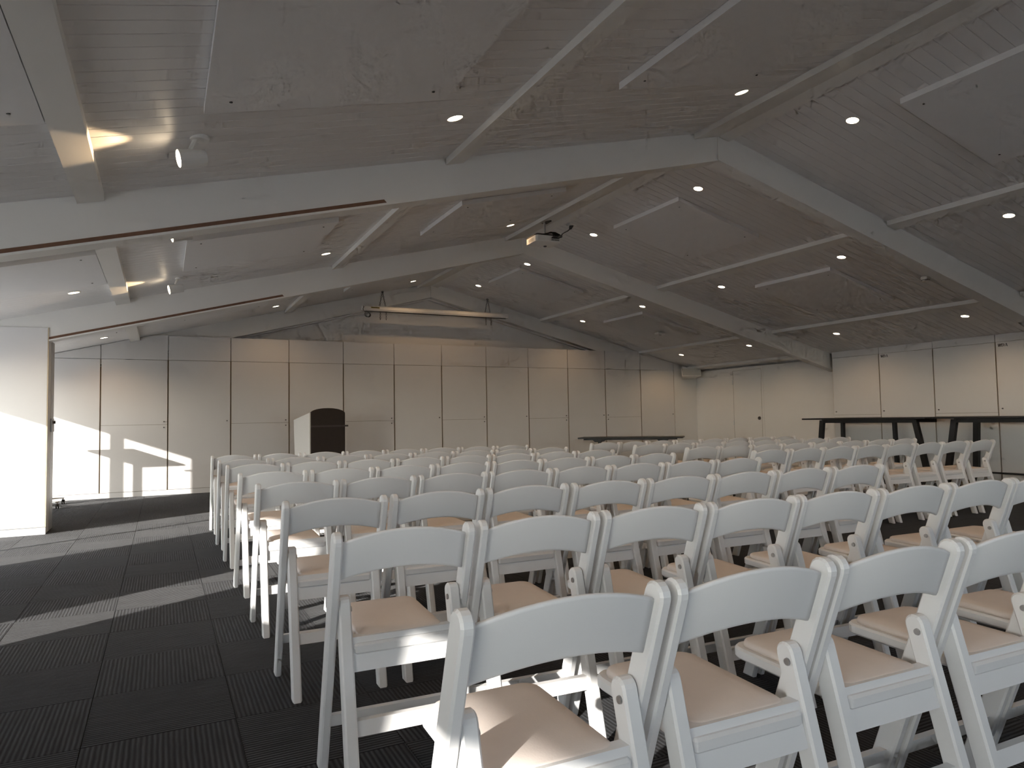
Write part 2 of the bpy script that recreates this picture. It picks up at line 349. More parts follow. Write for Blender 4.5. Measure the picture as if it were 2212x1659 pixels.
# ------------------------------------------------------------------ roof beams
def rafter(y0, y1, xa, xb):
    return MB().hexa([(xa, y0, zb(xa)), (xb, y0, zb(xb)), (xb, y1, zb(xb)), (xa, y1, zb(xa)), (xa, y0, zc(xa)), (xb, y0, zc(xb)), (xb, y1, zc(xb)), (xa, y1, zc(xa))])
names = ['behind the camera', 'nearest the camera', 'in the middle of the hall', 'farthest, above the back cupboards']
for k, y in enumerate(BEAMS):
    e = struct(empty('roof_beam', (0, 0, 0)), 'white portal roof beam %s' % names[k])
    y1 = y + BEAM_T
    rafter(y + .006, y1 - .006, XL, XR).obj('rafter', 'beam', e)
    rafter(y + .006, y1 - .006, XR, XW).obj('rafter', 'beam', e)
    for xa, xb in ((XL, XR), (XR, XW)):        # bottom flange, a touch wider than the web
        MB().hexa([(xa, y, zb(xa) - .004), (xb, y, zb(xb) - .004), (xb, y1, zb(xb) - .004), (xa, y1, zb(xa) - .004),
                   (xa, y, zb(xa) + .012), (xb, y, zb(xb) + .012), (xb, y1, zb(xb) + .012), (xa, y1, zb(xa) + .012)]).obj('flange', 'beam', e)
    MB().box(XR - .016, XR, y - .004, y1 + .004, zb(XR) - .006, ZR - .05).obj('ridge_plate', 'beam', e)
    if k in (1, 2):
        xe = 1.42 if k == 1 else 1.30
        t = MB(); q = [(y + .0015, .016), (y + .0015, .040)]
        xa, xb = XL, xe
        t.hexa([(xa, y + .001, zb(xa) + .013), (xb, y + .001, zb(xb) + .013), (xb, y + .007, zb(xb) + .013), (xa, y + .007, zb(xa) + .013),
                (xa, y + .001, zb(xa) + .036), (xb - .02, y + .001, zb(xb) + .033), (xb - .02, y + .007, zb(xb) + .033), (xa, y + .007, zb(xa) + .036)])
        o = t.obj('slot_strip', 'brown', e); o['label'] = 'dark brown strip in place of the track slot along the foot of the beam'  # raised brown strip added in place of a recessed track slot
    if k == 3:
        for xa, xb in ((XL, XR), (XR, XW)):
            MB().hexa([(xa, y1, zb(xa) - .03), (xb, y1, zb(xb) - .03), (xb, YG, zb(xb) - .03), (xa, YG, zb(xa) - .03),
                       (xa, y1, zb(xa)), (xb, y1, zb(xb)), (xb, YG, zb(xb)), (xa, YG, zb(xa))]).obj('soffit_batten', 'beam', e)

# ------------------------------------------------------------------ purlins between the beams
bays = [(YN, BEAMS[0])] + [(BEAMS[k] + BEAM_T, BEAMS[k + 1]) for k in range(3)]
PUR = [(-.461, -.324, .05), (1.876, 2.012, .05), (4.29, XR, .05), (XR, 4.70, .05), (6.93, 7.07, .05), (9.40, 9.54, .05)]
for bi, (ya, yb_) in enumerate(bays):
    for pi, (xa, xb, d) in enumerate(PUR):
        struct(MB().slab(xa, xb, ya, yb_, 0, d).obj('purlin', 'beam'), 'white purlin strip under the ceiling boards')
struct(MB().slab(10.74, 10.84, bays[3][0], 12.40, 0, .05).obj('purlin', 'beam'), 'white strip where the ceiling meets the right wall')

# ------------------------------------------------------------------ ceiling panels
BAYN = ['behind the camera', 'in the nearest bay', 'in the middle bay', 'in the far bay']
PANX = [('L', -1.69, -.466, 'outermost on the left slope'), ('L', .165, 1.39, 'mid-slope on the left'), ('L', 2.58, 3.765, 'beside the ridge on the left'),
        ('R', 5.19, 6.41, 'beside the ridge on the right'), ('R', 7.64, 8.88, 'mid-slope on the right')]
PANY = {'L': [(-1.5, -.28), (2.30, 3.54), (6.14, 7.36), (9.86, 11.08)], 'R': [(-1.6, -.4), (2.19, 3.41), (6.05, 7.32), (9.96, 11.19)]}
for bi in range(1, 4):
    for sd, xa, xb, nm in PANX:
        ya, yb_ = PANY[sd][bi]
        e = empty('acoustic_panel', ((xa + xb) / 2, (ya + yb_) / 2, zc((xa + xb) / 2)))
        L0 = e.location
        o = MB().slab(xa, xb, ya, yb_, 0.002, .048).obj('board', 'panel', e); o.location = -L0
        for sx in (xa + .11, xb - .11):
            for sy_ in (ya + .12, yb_ - .12):
                z = zc(sx) - .048
                q = MB().cyl((sx, sy_, z + .002), (sx, sy_, z - .003), 0.008, n=10).obj('screw', 'screw', e); q.location = -L0
        tag(e, 'white square ceiling panel %s, %s' % (nm, BAYN[bi]), 'ceiling panel', 'acoustic panels on the ceiling')

# ------------------------------------------------------------------ downlights
LIGHTS = []
for bi, (yn_, yf_) in enumerate([(-2.1, -.1), (1.87, 3.84), (5.74, 7.80), (9.72, 11.65)]):
    for x, nm in ((-.77, 'low on the left slope'), (1.62, 'mid-slope on the left'), (3.94, 'beside the ridge on the left'),
                  (5.20, 'beside the ridge on the right'), (7.46, 'mid-slope on the right'), (9.94, 'low on the right slope')):
        for yy, fn in ((yn_, 'near row'), (yf_, 'far row')):
            if bi == 0: continue
            if bi == 1 and yy == yf_ and x == 1.62: yy = 3.95
            if bi == 1 and yy == yf_ and x == -.77: continue
            LIGHTS.append((x, yy, 'round warm ceiling downlight %s, %s %s' % (nm, fn, BAYN[bi])))
rng_me = lens_me = None
lamp = bpy.data.lights.new('downlight_beam', 'SPOT'); lamp.energy = LAMP_W; lamp.color = (1.0, 0.62, 0.31); lamp.spot_size = math.radians(150); lamp.spot_blend = 0.7; lamp.shadow_soft_size = 0.04
rm = MB(); n = 28; R0, R1 = 0.057, 0.050
vs = []
for r, z in ((R0, 0.0), (R0, -.004), (R1, -.006), (R1 - .003, 0.0)):
    vs += [(r * math.cos(2 * math.pi * k / n), r * math.sin(2 * math.pi * k / n), z) for k in range(n)]
rm.add(vs, [(j * n + k, j * n + (k + 1) % n, (j + 1) * n + (k + 1) % n, (j + 1) * n + k) for j in range(3) for k in range(n)])
ring_me = rm.mesh('trim_ring', 'ring', True)
lens_me = MB().cyl((0, 0, -.0005), (0, 0, -.003), R1 - .002, n=28).mesh('lens', 'lens')
for x, y, lab in LIGHTS:
    e = empty('ceiling_downlight', (x, y, zc(x))); e.rotation_euler = (0, -math.atan(SLP) if x < XR else math.atan(SRP), 0)
    link('trim_ring', ring_me, e); link('lens', lens_me, e)
    l = bpy.data.objects.new('downlight_beam', lamp); COL.objects.link(l); l.parent = e; l.location = (0, 0, -.012)
    l.rotation_euler = (0, -e.rotation_euler[1], 0)
    tag(e, lab, 'downlight', 'recessed ceiling downlights')

# ------------------------------------------------------------------ swivel spotlights on the left slope
spot_lamp = bpy.data.lights.new('spot_beam', 'SPOT'); spot_lamp.energy = 13; spot_lamp.color = (1.0, .70, .40); spot_lamp.spot_size = math.radians(58); spot_lamp.spot_blend = .35; spot_lamp.shadow_soft_size = .02
for x, y, lab in ((.165, 3.97, 'white swivel spotlight hanging in the nearest bay beside a lit patch of boards'),
                  (.15, 7.89, 'white swivel spotlight at the far side of the middle bay beside its lit streak'),
                  (.15, 5.62, 'white swivel spotlight half hidden behind the nearest beam')):
    e = empty('swivel_spotlight', (x, y, zc(x)))
    MB().cyl((0, 0, 0.004), (0, 0, -.018), .05, .046, 24).obj('base_plate', 'white', e, False)
    MB().cyl((-.02, 0, -.015), (-.045, 0, -.075), .012, n=12).obj('arm', 'white', e)
    d = Vector((-1, -0.14, -.24)).normalized(); c0 = Vector((.03, 0, -.105)); c1 = c0 + d * .135
    MB().cyl(c0, c1, .040, .047, 28).obj('lamp_head', 'white', e, False)
    MB().cyl(c1 + d * .0006, c1 + d * .002, .043, n=28).obj('lens', 'lens', e)
    l = bpy.data.objects.new('spot_beam', spot_lamp); COL.objects.link(l); l.parent = e; l.location = c1 + d * .02
    l.rotation_euler = d.to_track_quat('-Z', 'Y').to_euler()
    tag(e, lab, 'spotlight', 'swivel spotlights')

# ------------------------------------------------------------------ back wall cupboards
X0, WB, ZDT, ZCT, ZSP, ZPL = -1.7946, 0.93536, 2.150, 2.5446, 1.1186, 0.0839
LAMT = 0.018
def cut_panel(xa, xb, za, zt, y0, y1, lim=None):      # panel whose top is cut by the ceiling slope
    pts = [(xa, za), (xb, za)]
    top = []
    xs = [xb, xa]
    lim = lim or (lambda x: min(zt, zc(x) - .006))
    xx = [xb]
    for xk in (XR - (ZR - .006 - zt) / SLP, XR + (ZR - .006 - zt) / SRP):
        if xa < xk < xb: xx.append(xk)
    xx.append(xa); xx.sort(reverse=True)
    pts += [(x, lim(x)) for x in xx]
    m = MB(); n = len(pts)
    m.add([(x, y0, z) for x, z in pts] + [(x, y1, z) for x, z in pts], [(i, (i + 1) % n, n + (i + 1) % n, n + i) for i in range(n)] + [tuple(range(n - 1, -1, -1)), tuple(range(n, 2 * n))])
    return m
def knob_y(parent, x, z, y):
    MB().cyl((x, y, z), (x, y - .014, z), .010, .009, 14).obj('knob', 'band', parent)
for k in range(13):
    xa, xb = X0 + WB * k, X0 + WB * (k + 1)
    if k == 0: xa = XL + .004
    e = empty('storage_cupboard', ((xa + xb) / 2, YB, 0)); L0 = Vector(e.location)
    def pt(m, name, mat, par=e):
        o = m.obj(name, mat, par); o.location = -L0 if par is e else (0, 0, 0); return o
    g = .008
    pt(cut_panel(xa + .0015, xb - .0015, .012, ZCT - .003, YB + LAMT + .001, YG - .004, lambda x: min(ZCT - .003, zb(x) - .045)), 'carcass', 'gap')
    pt(cut_panel(xa + g * .6, xb - g * .6, ZDT + .003, ZCT, YB, YB + LAMT), 'top_panel', 'lam')
    pt(MB().box(xa, xb, YB + .001, YB + LAMT, 0.001, ZPL - .006), 'plinth', 'lam')
    split = k % 2 == 1
    kx = (xa + .055) if k == 11 else (xb - .055)
    for za, zt in (((ZPL, ZSP - .002), (ZSP + .002, ZDT - .003)) if split else ((ZPL, ZDT - .003),)):
        d = pt(cut_panel(xa + g, xb - g, za, zt, YB, YB + LAMT), 'door', 'lam')
        if k > 0:
            z = (ZSP - .046) if (split and zt < ZSP) else ZSP + .046
            kn = MB().cyl((kx, YB, z), (kx, YB - .014, z), .010, .009, 14).obj('knob', 'band', d)
        for xe in (xa + g, xb - g - .0022):
            MB().box(xe, xe + .0022, YB - .0006, YB + .004, za + .001, zt - .001).obj('edge_strip', 'edge', d)
    sp_ = 'with split doors' if split else 'with one tall door'
    tag(e, ('white wall cupboard %s, %s from the left along the back wall' % (sp_, ORD[k + 1])), 'cupboard', 'cupboards along the back wall')
struct(cut_panel(X0 + WB * 13 + .002, XW - .001, .0, 2.6, YB, YG - .002).obj('wall_corner', 'wall'), 'plain white wall end between the cupboards and the right wall')

# ------------------------------------------------------------------ right hand cupboards
Y0R, WRr, ZRT = 8.610, 0.9224, 2.216
def letters(parent, yl, zt, h):
    """WDA in a bold slanted serif, reading towards -y on the face x = XC"""
    def stroke(p, q, t):
        p = Vector(p); q = Vector(q); d = (q - p); nn = Vector((t / 2, 0)) if abs(d.y) > abs(d.x) * .2 else Vector((0, t / 2))
        return [p - nn, p + nn, q + nn, q - nn]
    def glyph(ch):
        if ch == 'W': return [stroke((.10, 1), (.36, 0), .20), stroke((.36, 0), (.58, 1), .10), stroke((.52, 1), (.78, 0), .20), stroke((.78, 0), (1.02, 1), .09),
                              stroke((-.04, .97), (.26, .97), .07), stroke((.40, .97), (.66, .97), .07), stroke((.90, .97), (1.16, .97), .07)], 1.12
        if ch == 'D':
            o = [stroke((.18, 0), (.18, 1), .20), stroke((0, .035), (.45, .035), .07), stroke((0, .965), (.45, .965), .07)]
            for k in range(8):
                a0, a1 = math.pi * (.5 - k / 8), math.pi * (.5 - (k + 1) / 8)
                o.append([Vector((.42 + .46 * math.cos(a0), .5 + .5 * math.sin(a0))), Vector((.42 + .46 * math.cos(a1), .5 + .5 * math.sin(a1))),
                          Vector((.40 + .26 * math.cos(a1), .5 + .43 * math.sin(a1))), Vector((.40 + .26 * math.cos(a0), .5 + .43 * math.sin(a0)))])
            return o, .98
        return [stroke((.10, 0), (.48, 1), .09), stroke((.46, 1), (.84, 0), .20), stroke((.22, .32), (.72, .32), .08), stroke((-.04, .03), (.26, .03), .07), stroke((.68, .03), (1.0, .03), .07)], 1.0
    u = 0
    for ch in 'WDA':
        m = MB(); g, wd = glyph(ch)
        for q in g:
            n = len(q); P = [(XC - .0015, yl - (u + p.x + .12 * p.y) * h, zt - h + p.y * h) for p in q]; Q = [(XC + .0003, b, c) for a, b, c in P]
            m.add(P + Q, [(0, 1, 2, 3), (7, 6, 5, 4)] + [(i, (i + 1) % 4, 4 + (i + 1) % 4, 4 + i) for i in range(4)])
        o = m.obj('letter', 'text', parent); o.location = parent['_inv']; u += wd
for k in range(7):
    yb_, ya = Y0R - WRr * k, Y0R - WRr * (k + 1)
    e = empty('side_cupboard', (XC, (ya + yb_) / 2, 0)); L0 = Vector(e.location); inv = -L0
    g = .007
    def pb(name, mat, *a):
        o = MB().box(*a).obj(name, mat, e); o.location = inv; return o
    pb('carcass', 'gap', XC + LAMT + .001, XW - .002, ya + .001, yb_ - .001, .012, 2.15)
    pb('top_panel', 'lam', XC, XC + LAMT, ya + g * .5, yb_ - g * .5, 2.107, ZRT)
    pb('plinth', 'lam', XC + .02, XC + LAMT + .02, ya, yb_, .001, .078)
    doors = ((.084, 1.036), (1.086, 2.103)) if k % 2 == 0 else ((.084, 2.103),)
    if k % 2 == 0: pb('ledge_rail', 'lam', XC, XC + LAMT, ya + g, yb_ - g, 1.040, 1.082)
    for za, zt in doors:
        d = pb('door', 'lam', XC, XC + LAMT, ya + g, yb_ - g, za, zt)
        if zt > 1.5:
            z = 1.141
            MB().cyl((XC, yb_ - .058, z), (XC - .014, yb_ - .058, z), .010, .009, 14).obj('knob', 'band', d)
        for ye in (ya + g, yb_ - g - .0022): MB().box(XC - .0006, XC + .004, ye, ye + .0022, za + .001, zt - .001).obj('edge_strip', 'edge', d)
    if k in (1, 3):
        e['_inv'] = tuple(inv); letters(e, yb_ - .032, 2.084 if k == 1 else 2.078, .044); del e['_inv']
    lab = {0: 'white cupboard at the far end of the right hand row, nearest the side door', 1: 'white cupboard lettered WDA, farther of the two lettered doors',
           2: 'white cupboard between the two doors lettered WDA', 3: 'white cupboard lettered WDA at the right edge of the picture'}.get(k, 'white side cupboard beyond the right edge, %s of the row' % ORD[k + 1])
    tag(e, lab, 'cupboard', 'cupboards along the right wall')

# ------------------------------------------------------------------ partition stack at the left
e = empty('partition_stack', (-1.62, 8.90, 0)); L0 = Vector(e.location)
def pp(m, name, mat, lab=None):
    o = m.obj(name, mat, e); o.location = -L0
    if lab: o['label'] = lab
    return o
PXR = -1.072
pp(MB().box(XL + .01, PXR - .012, 8.682, 8.86, .01, 2.140), 'core', 'lam')
pp(MB().bbox(XL + .01, PXR - .008, 8.662, 8.681, .078, 2.148, .002), 'front_panel', 'lam')
pp(MB().box(PXR - .0075, PXR, 8.663, 8.681, .078, 2.148), 'edge_strip', 'edge', 'pale timber edge of the front panel')
pp(MB().box(PXR - .0115, PXR, 8.682, 8.86, .012, 2.12), 'side_panel', 'lam')
pp(MB().box(XL + .01, PXR - .004, 8.676, 8.681, .0, .072), 'kick_board', 'lam')
pp(MB().box(XL + .01, PXR - .004, 8.872, 8.93, .01, 2.03), 'folded_leaf', 'lam')
pp(MB().box(XL + .01, PXR - .004, 8.940, 9.12, .01, 2.03), 'folded_leaf', 'lam')
pp(MB().box(PXR - .0035, PXR, 8.872, 8.93, .01, 2.03), 'leaf_edge', 'alu'); pp(MB().box(PXR - .0035, PXR, 8.940, 9.12, .01, 2.03), 'leaf_edge', 'alu')
pp(MB().bbox(PXR, PXR + .016, 8.88, 9.05, 1.055, 1.20, .004), 'lock_plate', 'bolt', 'grey metal lock on the edge of the partition')
pp(MB().cyl((PXR + .01, 8.97, 1.16), (PXR + .035, 8.97, 1.16), .018, n=14), 'lock_barrel', 'band')
tag(e, 'tall white folded partition stack under the middle beam at the left edge, sunlit below', 'partition')

# mobile laptop table half hidden behind the partition
e = empty('mobile_table', (-1.70, 11.60, 0)); L0 = Vector(e.location)
MB().bbox(-.31, .31, -.23, .23, 1.095, 1.12, .005).obj('table_top', 'white', e)
MB().cyl((0, 0, .10), (0, 0, 1.095), .036, n=20).obj('column', 'white', e)
MB().box(.25, .36, -.27, -.25, 1.03, 1.045).obj('lever', 'band', e)
for a in (-1, 1):
    MB().hexa([(a * .0 - .02, -.03, .085), (a * .0 + .02, -.03, .085), (a * .0 + .02, .03, .085), (a * .0 - .02, .03, .085), (-.02, -.03, .13), (.02, -.03, .13), (.02, .03, .13), (-.02, .03, .13)]).obj('hub', 'white', e)
    f = MB()
    for b in (-1, 1):
        x1, y1 = a * .43, b * .32
        nx, ny = -y1, x1; l = math.hypot(nx, ny); nx, ny = nx / l * .03, ny / l * .03
        f.hexa([(-nx, -ny, .088), (x1 - nx, y1 - ny, .082), (x1 + nx, y1 + ny, .082), (nx, ny, .088), (-nx, -ny, .125), (x1 - nx, y1 - ny, .095), (x1 + nx, y1 + ny, .095), (nx, ny, .125)])
    f.obj('foot', 'white', e)
    for b in (-1, 1):
        x1, y1 = a * .43, b * .31
        c = empty('castor', (x1, y1, 0)); c.parent = e
        for s in (-.016, .010): MB().cyl((s, 0, .033), (s + .012, 0, .033), .033, n=20).obj('wheel', 'rubber', c); MB().cyl((s - .001, 0, .033), (s + .013, 0, .033), .016, n=14).obj('wheel_hub', 'alu', c)
        MB().cyl((.0, 0, .03), (0, 0, .083), .008, n=10).obj('fork', 'band', c)
tag(e, 'white mobile pedestal table on castors, only one castor showing beside the partition', 'table')

# ------------------------------------------------------------------ lectern
e = empty('lectern', (2.10, 11.30, 0), math.radians(21)); W_, D_ = 0.64, 0.48
pts = [(0, .05), (W_, .05), (W_, 1.255)] + [(W_ / 2 + W_ / 2 * math.cos(t), 1.255 + .085 * math.sin(t)) for t in [math.pi * k / 14 for k in range(1, 14)]] + [(0, 1.255)]
o = MB().plate([(x, z) for x, z in pts], 0, .022, .001, 'y').obj('front_panel', 'dark', e); o['label'] = 'dark arched front panel'
for x0, x1 in ((-.020, -.001), (W_ + .001, W_ + .020)):
    s = MB().plate([(-.004, .0), (D_ * .86, .0), (D_, 1.15), (D_ - .004, 1.158), (-.004, 1.268)], x0, x1, .002, 'x').obj('side_panel', 'white', e)
MB().hexa([(.002, .03, 1.235), (W_ - .002, .03, 1.235), (W_ - .002, D_ - .03, 1.13), (.002, D_ - .03, 1.13), (.002, .03, 1.25), (W_ - .002, .03, 1.25), (W_ - .002, D_ - .03, 1.145), (.002, D_ - .03, 1.145)]).obj('reading_top', 'white', e)
MB().box(.002, W_ - .002, .03, D_ - .06, .70, .718).obj('shelf', 'white', e)
MB().box(.002, W_ - .002, .03, D_ - .08, .03, .06).obj('base', 'dark', e)
b = MB(); b.box(-.001, W_ + .055, -.012, -.001, 1.035, 1.062); b.obj('metal_band', 'band', e)
MB().cyl((W_ + .03, .03, 1.18), (W_ + .03, .03, 1.27), .012, n=12).obj('microphone_clip', 'white', e)
tag(e, 'white sided lectern with dark arched front standing before the back cupboards', 'lectern')

# ------------------------------------------------------------------ flip table near the back right corner (black)
A = Vector((6.90, 11.04, 0)); Bp = Vector((8.28, 9.73, 0)); d = (Bp - A).normalized(); Lq = (Bp - A).length
e = empty('folding_table', tuple((A + Bp) / 2), math.atan2(d.y, d.x)); hw = Lq / 2
MB().bbox(-hw, hw, 0, .62, .718, .745, .004).obj('table_top', 'black', e)
MB().box(-hw + .10, hw - .10, .05, .09, .695, .717).obj('apron', 'black', e)
for s in (-1, 1):
    x = s * hw * .62
    MB().plate([(x - .12, .717), (x - .055, .66), (x + .055, .66), (x + .12, .717)], .06, .50, .002, 'y').obj('bracket', 'black', e)
    MB().box(x - .03, x + .03, .27, .33, .05, .66).obj('leg', 'black', e)
    MB().bbox(x - .035, x + .035, .03, .57, .012, .05, .006).obj('foot', 'black', e)
tag(e, 'low black folding table standing skewed near the far right corner', 'table')

# ------------------------------------------------------------------ two bar leaners along the right cupboards
def bar_table(y0, y1, legs, lab, railz=None):
    yc = (y0 + y1) / 2; e = empty('bar_table', (10.36, yc, 0)); L0 = Vector(e.location)
    def p(m, nm):
        o = m.obj(nm, 'black', e); o.location = -L0; return o
    p(MB().bbox(10.0, 10.72, y0, y1, 1.008, 1.034, .003), 'table_top')
    ya = min(l[1] for l in legs); yb_ = max(l[1] for l in legs)
    p(MB().box(10.09, 10.13, ya, yb_, .952, 1.007), 'apron'); p(MB().box(10.60, 10.64, ya, yb_, .952, 1.007), 'apron')
    for (x, yt, ybm, wt) in legs:
        w2 = wt / 2
        p(MB().hexa([(x - .03, ybm - w2, 0), (x + .03, ybm - w2, 0), (x + .03, ybm + w2, 0), (x - .03, ybm + w2, 0), (x - .03, yt - w2, 1.0), (x + .03, yt - w2, 1.0), (x + .03, yt + w2, 1.0), (x - .03, yt + w2, 1.0)]), 'leg')
    q = sorted(legs, key=lambda l: l[1])
    def at(l, z): return Vector((l[0], l[2] + (l[1] - l[2]) * z, z))
    fr = [l for l in legs if l[0] < 10.4]; bk = [l for l in legs if l[0] >= 10.4]
    fr.sort(key=lambda l: l[1]); bk.sort(key=lambda l: l[1])
    for a, b in ((fr[0], bk[0]), (fr[-1], bk[-1]), (bk[0], bk[-1])):
        p(MB().cyl(at(a, .225), at(b, .225), .013, n=10), 'foot_rail')
    tag(e, lab, 'table', 'black bar leaners')
bar_table(6.42, 8.62, [(10.11, 8.28, 8.40, .075), (10.11, 6.64, 6.44, .075), (10.62, 8.28, 8.30, .05), (10.62, 7.32, 7.30, .05)], 'tall black bar table against the right cupboards, the farther one')
bar_table(3.60, 6.32, [(10.11, 6.05, 6.22, .08), (10.11, 3.95, 3.75, .08), (10.62, 6.04, 6.09, .075), (10.62, 3.95, 3.90, .075)], 'tall black bar table cut by the right edge of the picture')

# ------------------------------------------------------------------ loudspeaker in the far right corner
e = empty('wall_loudspeaker', (10.62, 12.13, 2.10)); e.rotation_euler = (math.radians(-14), 0, math.radians(-20))
MB().hexa([(-.225, 0, -.095), (.225, 0, -.095), (.15, .20, -.095), (-.15, .20, -.095), (-.225, 0, .095), (.225, 0, .095), (.15, .20, .095), (-.15, .20, .095)]).obj('case', 'white', e)
MB().bbox(-.212, .212, -.012, -.001, -.082, .082, .003).obj('grille', 'grille', e)
MB().box(-.03, .03, .20, .27, -.03, .03).obj('bracket', 'white', e)
tag(e, 'white loudspeaker mounted high in the far right corner', 'speaker')

# ------------------------------------------------------------------ roller screen on chains
e = empty('projection_screen', (4.63, 12.26, 3.14)); L0 = Vector(e.location)
SX0, SX1, SZ = 3.20, 6.07, 3.145
def ps(m, nm, mat, par=None, sm=False):
    o = m.obj(nm, mat, par or e, sm)
    if par is None: o.location = -L0
    return o
prof = [(12.215, SZ - .045), (12.285, SZ - .045), (12.305, SZ - .02), (12.305, SZ + .028), (12.285, SZ + .045), (12.235, SZ + .045), (12.205, SZ + .025), (12.203, SZ - .015)]
ps(MB().plate(prof, SX0, SX1, .003, 'x'), 'case', 'white')
ps(MB().plate([(a, b) for a, b in prof], SX0 - .02, SX0 - .001, .006, 'x'), 'end_cap', 'white'); ps(MB().plate(prof, SX1 + .001, SX1 + .02, .006, 'x'), 'end_cap', 'white')
ps(MB().box(SX0 + .03, SX1 - .03, 12.235, 12.255, SZ - .058, SZ - .046), 'slat_bar', 'band')
o = ps(MB().box(SX0 + .13, SX0 + .29, 12.199, 12.2035, SZ + .0, SZ + .022), 'warning_label', 'yellow'); o['label'] = 'small yellow warning label'
ps(MB().box(SX0 + .142, SX0 + .278, 12.1985, 12.1995, SZ + .006, SZ + .016), 'label_print', 'text')
cb = MB()
for k in range(3): cb.torus((SX0 + .06 + .012 * k, 12.20 - .006 * k, SZ - .115 - .008 * k), .048 - .006 * k, .005, (0.15 * k, 1, .1))
ps(cb, 'cable_loop', 'band')
ps(MB().tube([(SX0 + .01, 12.2, SZ + .02), (SX0 - .02, 12.2, SZ - .02), (SX0 + .02, 12.2, SZ - .08)], .005), 'cable', 'band')
for cx in (3.56, 5.66):
    ch = empty('chain', (cx, 12.26, SZ)); ch.parent = e; ch.location = Vector((cx, 12.26, SZ)) - L0
    ztop = zc(cx) - SZ - .005
    for s in (-1, 1):
        nL = max(4, int((ztop - .05) / .028))
        for q in range(nL):
            f = (q + .5) / nL; z = .055 + (ztop - .06) * f; xx = s * .055 * (1 - f)
            MB().torus((xx, 0, z), .0125, .0032, (1, 0, 0) if q % 2 else (0, 1, 0), 10, 5).obj('chain_link', 'chain', ch, True)
        for q in range(6):
            MB().torus((s * .055, -.04, -.06 - q * .026), .0125, .0032, (1, 0, 0) if q % 2 else (0, 1, 0), 10, 5).obj('chain_link', 'chain', ch, True)
    MB().torus((0, 0, ztop - .012), .018, .005, (0, 1, 0), 14, 6).obj('hook', 'chain', ch, True)
tag(e, 'long white roller projection screen case hung on two chains before the gable', 'projection screen')

# ------------------------------------------------------------------ projector under the ridge
e = empty('ceiling_projector', (4.27, 7.545, 3.30), math.radians(-3))
def rr(w, d, r, n=6):
    o = []
    for cx, cy_, a0 in ((w - r, -d + r, -90), (w - r, d - r, 0), (-w + r, d - r, 90), (-w + r, -d + r, 180)):
        for k in range(n + 1):
            a = math.radians(a0 + 90 * k / n); o.append((cx + r * math.cos(a), cy_ + r * math.sin(a)))
    return o
MB().plate(rr(.17, .155, .035), 0, .078, .004, 'z').obj('case', 'white', e)
MB().plate(rr(.166, .151, .033), .0785, .095, .003, 'z').obj('top_cover', 'dark', e)
MB().box(.03, .155, -.1565, -.154, .012, .062).obj('port_panel', 'grille', e)
pm = MB()
for k in range(6): pm.box(.04 + .018 * k, .052 + .018 * k, -.1585, -.156, .042, .056)
for k in range(5): pm.box(.043 + .021 * k, .053 + .021 * k, -.1585, -.156, .018, .030)
pm.obj('port', 'black', e)
MB().box(-.1715, -.169, -.07, .07, .02, .055).obj('vent', 'ring', e)
MB().cyl((.06, .07, -.012), (.06, .07, .001), .018, .022, 16).obj('foot', 'band', e)
MB().cyl((.05, .156, .04), (.05, .180, .04), .038, .034, 24).obj('lens', 'black', e)
top = zc(4.44) - .055 - 3.30
MB().cyl((.10, .16, .095), (.10, .16, top), .016, n=14).obj('mount_pole', 'alu', e)
MB().box(.03, .17, .09, .23, top - .012, top + .002).obj('mount_plate', 'black', e)
MB().box(-.06, .14, -.02, .19, .096, .112).obj('mount_arm', 'black', e)
cbm = MB()
for k in range(6):
    a = [Vector((.05 + .018 * k, -.158, .05)), Vector((.05 + .02 * k, -.20, .075)), Vector((.04 + .012 * k, -.14, .125)), Vector((.02 - .02 * k, -.02 + .02 * k, .13)), Vector((.10, .10, .14))]
    pts = []
    for i in range(len(a) - 1):
        for t in range(4): pts.append(a[i].lerp(a[i + 1], t / 4))
    cbm.tube(pts + [a[-1]], .006, 6)
cbm.obj('cable_bundle', 'black', e)
pg = Vector((4.83 - 4.27, 7.80 - 7.545, zc(4.83) - 3.30))
pts = [Vector((.14, -.15, .06)), Vector((.20, -.12, .08)), Vector((.28, .02, .16)), Vector((.38, .14, .22)), Vector((.46, .20, pg.z - .11)), pg + Vector((-.03, 0, -.06))]
MB().tube(pts, .007, 8).obj('power_cable', 'black', e)
MB().cyl(pg + Vector((-.03, 0, -.06)), pg + Vector((-.01, 0, -.012)), .018, .030, 12).obj('plug', 'black', e)
MB().bbox(pg.x - .06, pg.x + .06, pg.y - .04, pg.y + .04, pg.z - .018, pg.z + .012, .003).obj('socket', 'white', e)
tag(e, 'white data projector with black cables hanging under the ridge', 'projector')

# ------------------------------------------------------------------ detectors
e = empty('smoke_detector', (8.50, 5.36, zc(8.50)))
MB().cyl((0, 0, .02), (0, 0, -.018), .056, .052, 24).obj('base', 'white', e); MB().cyl((0, 0, -.018), (0, 0, -.042), .046, .036, 24).obj('head', 'white', e)
MB().cyl((0, 0, -.024), (0, 0, -.031), .0465, n=24).obj('vent_slot', 'band', e)
tag(e, 'round white smoke detector on the right slope near the nearest beam', 'smoke detector')
e = empty('motion_sensor', (8.50, 10.55, zc(8.50) - .085))
MB().bbox(-.09, .09, -.055, .055, -.014, .018, .004).obj('base', 'white', e); MB().cyl((0, 0, -.013), (0, 0, -.035), .032, .022, 20).obj('sensor_dome', 'ring', e)
tag(e, 'small white square motion sensor on the right slope in the far bay', 'sensor')

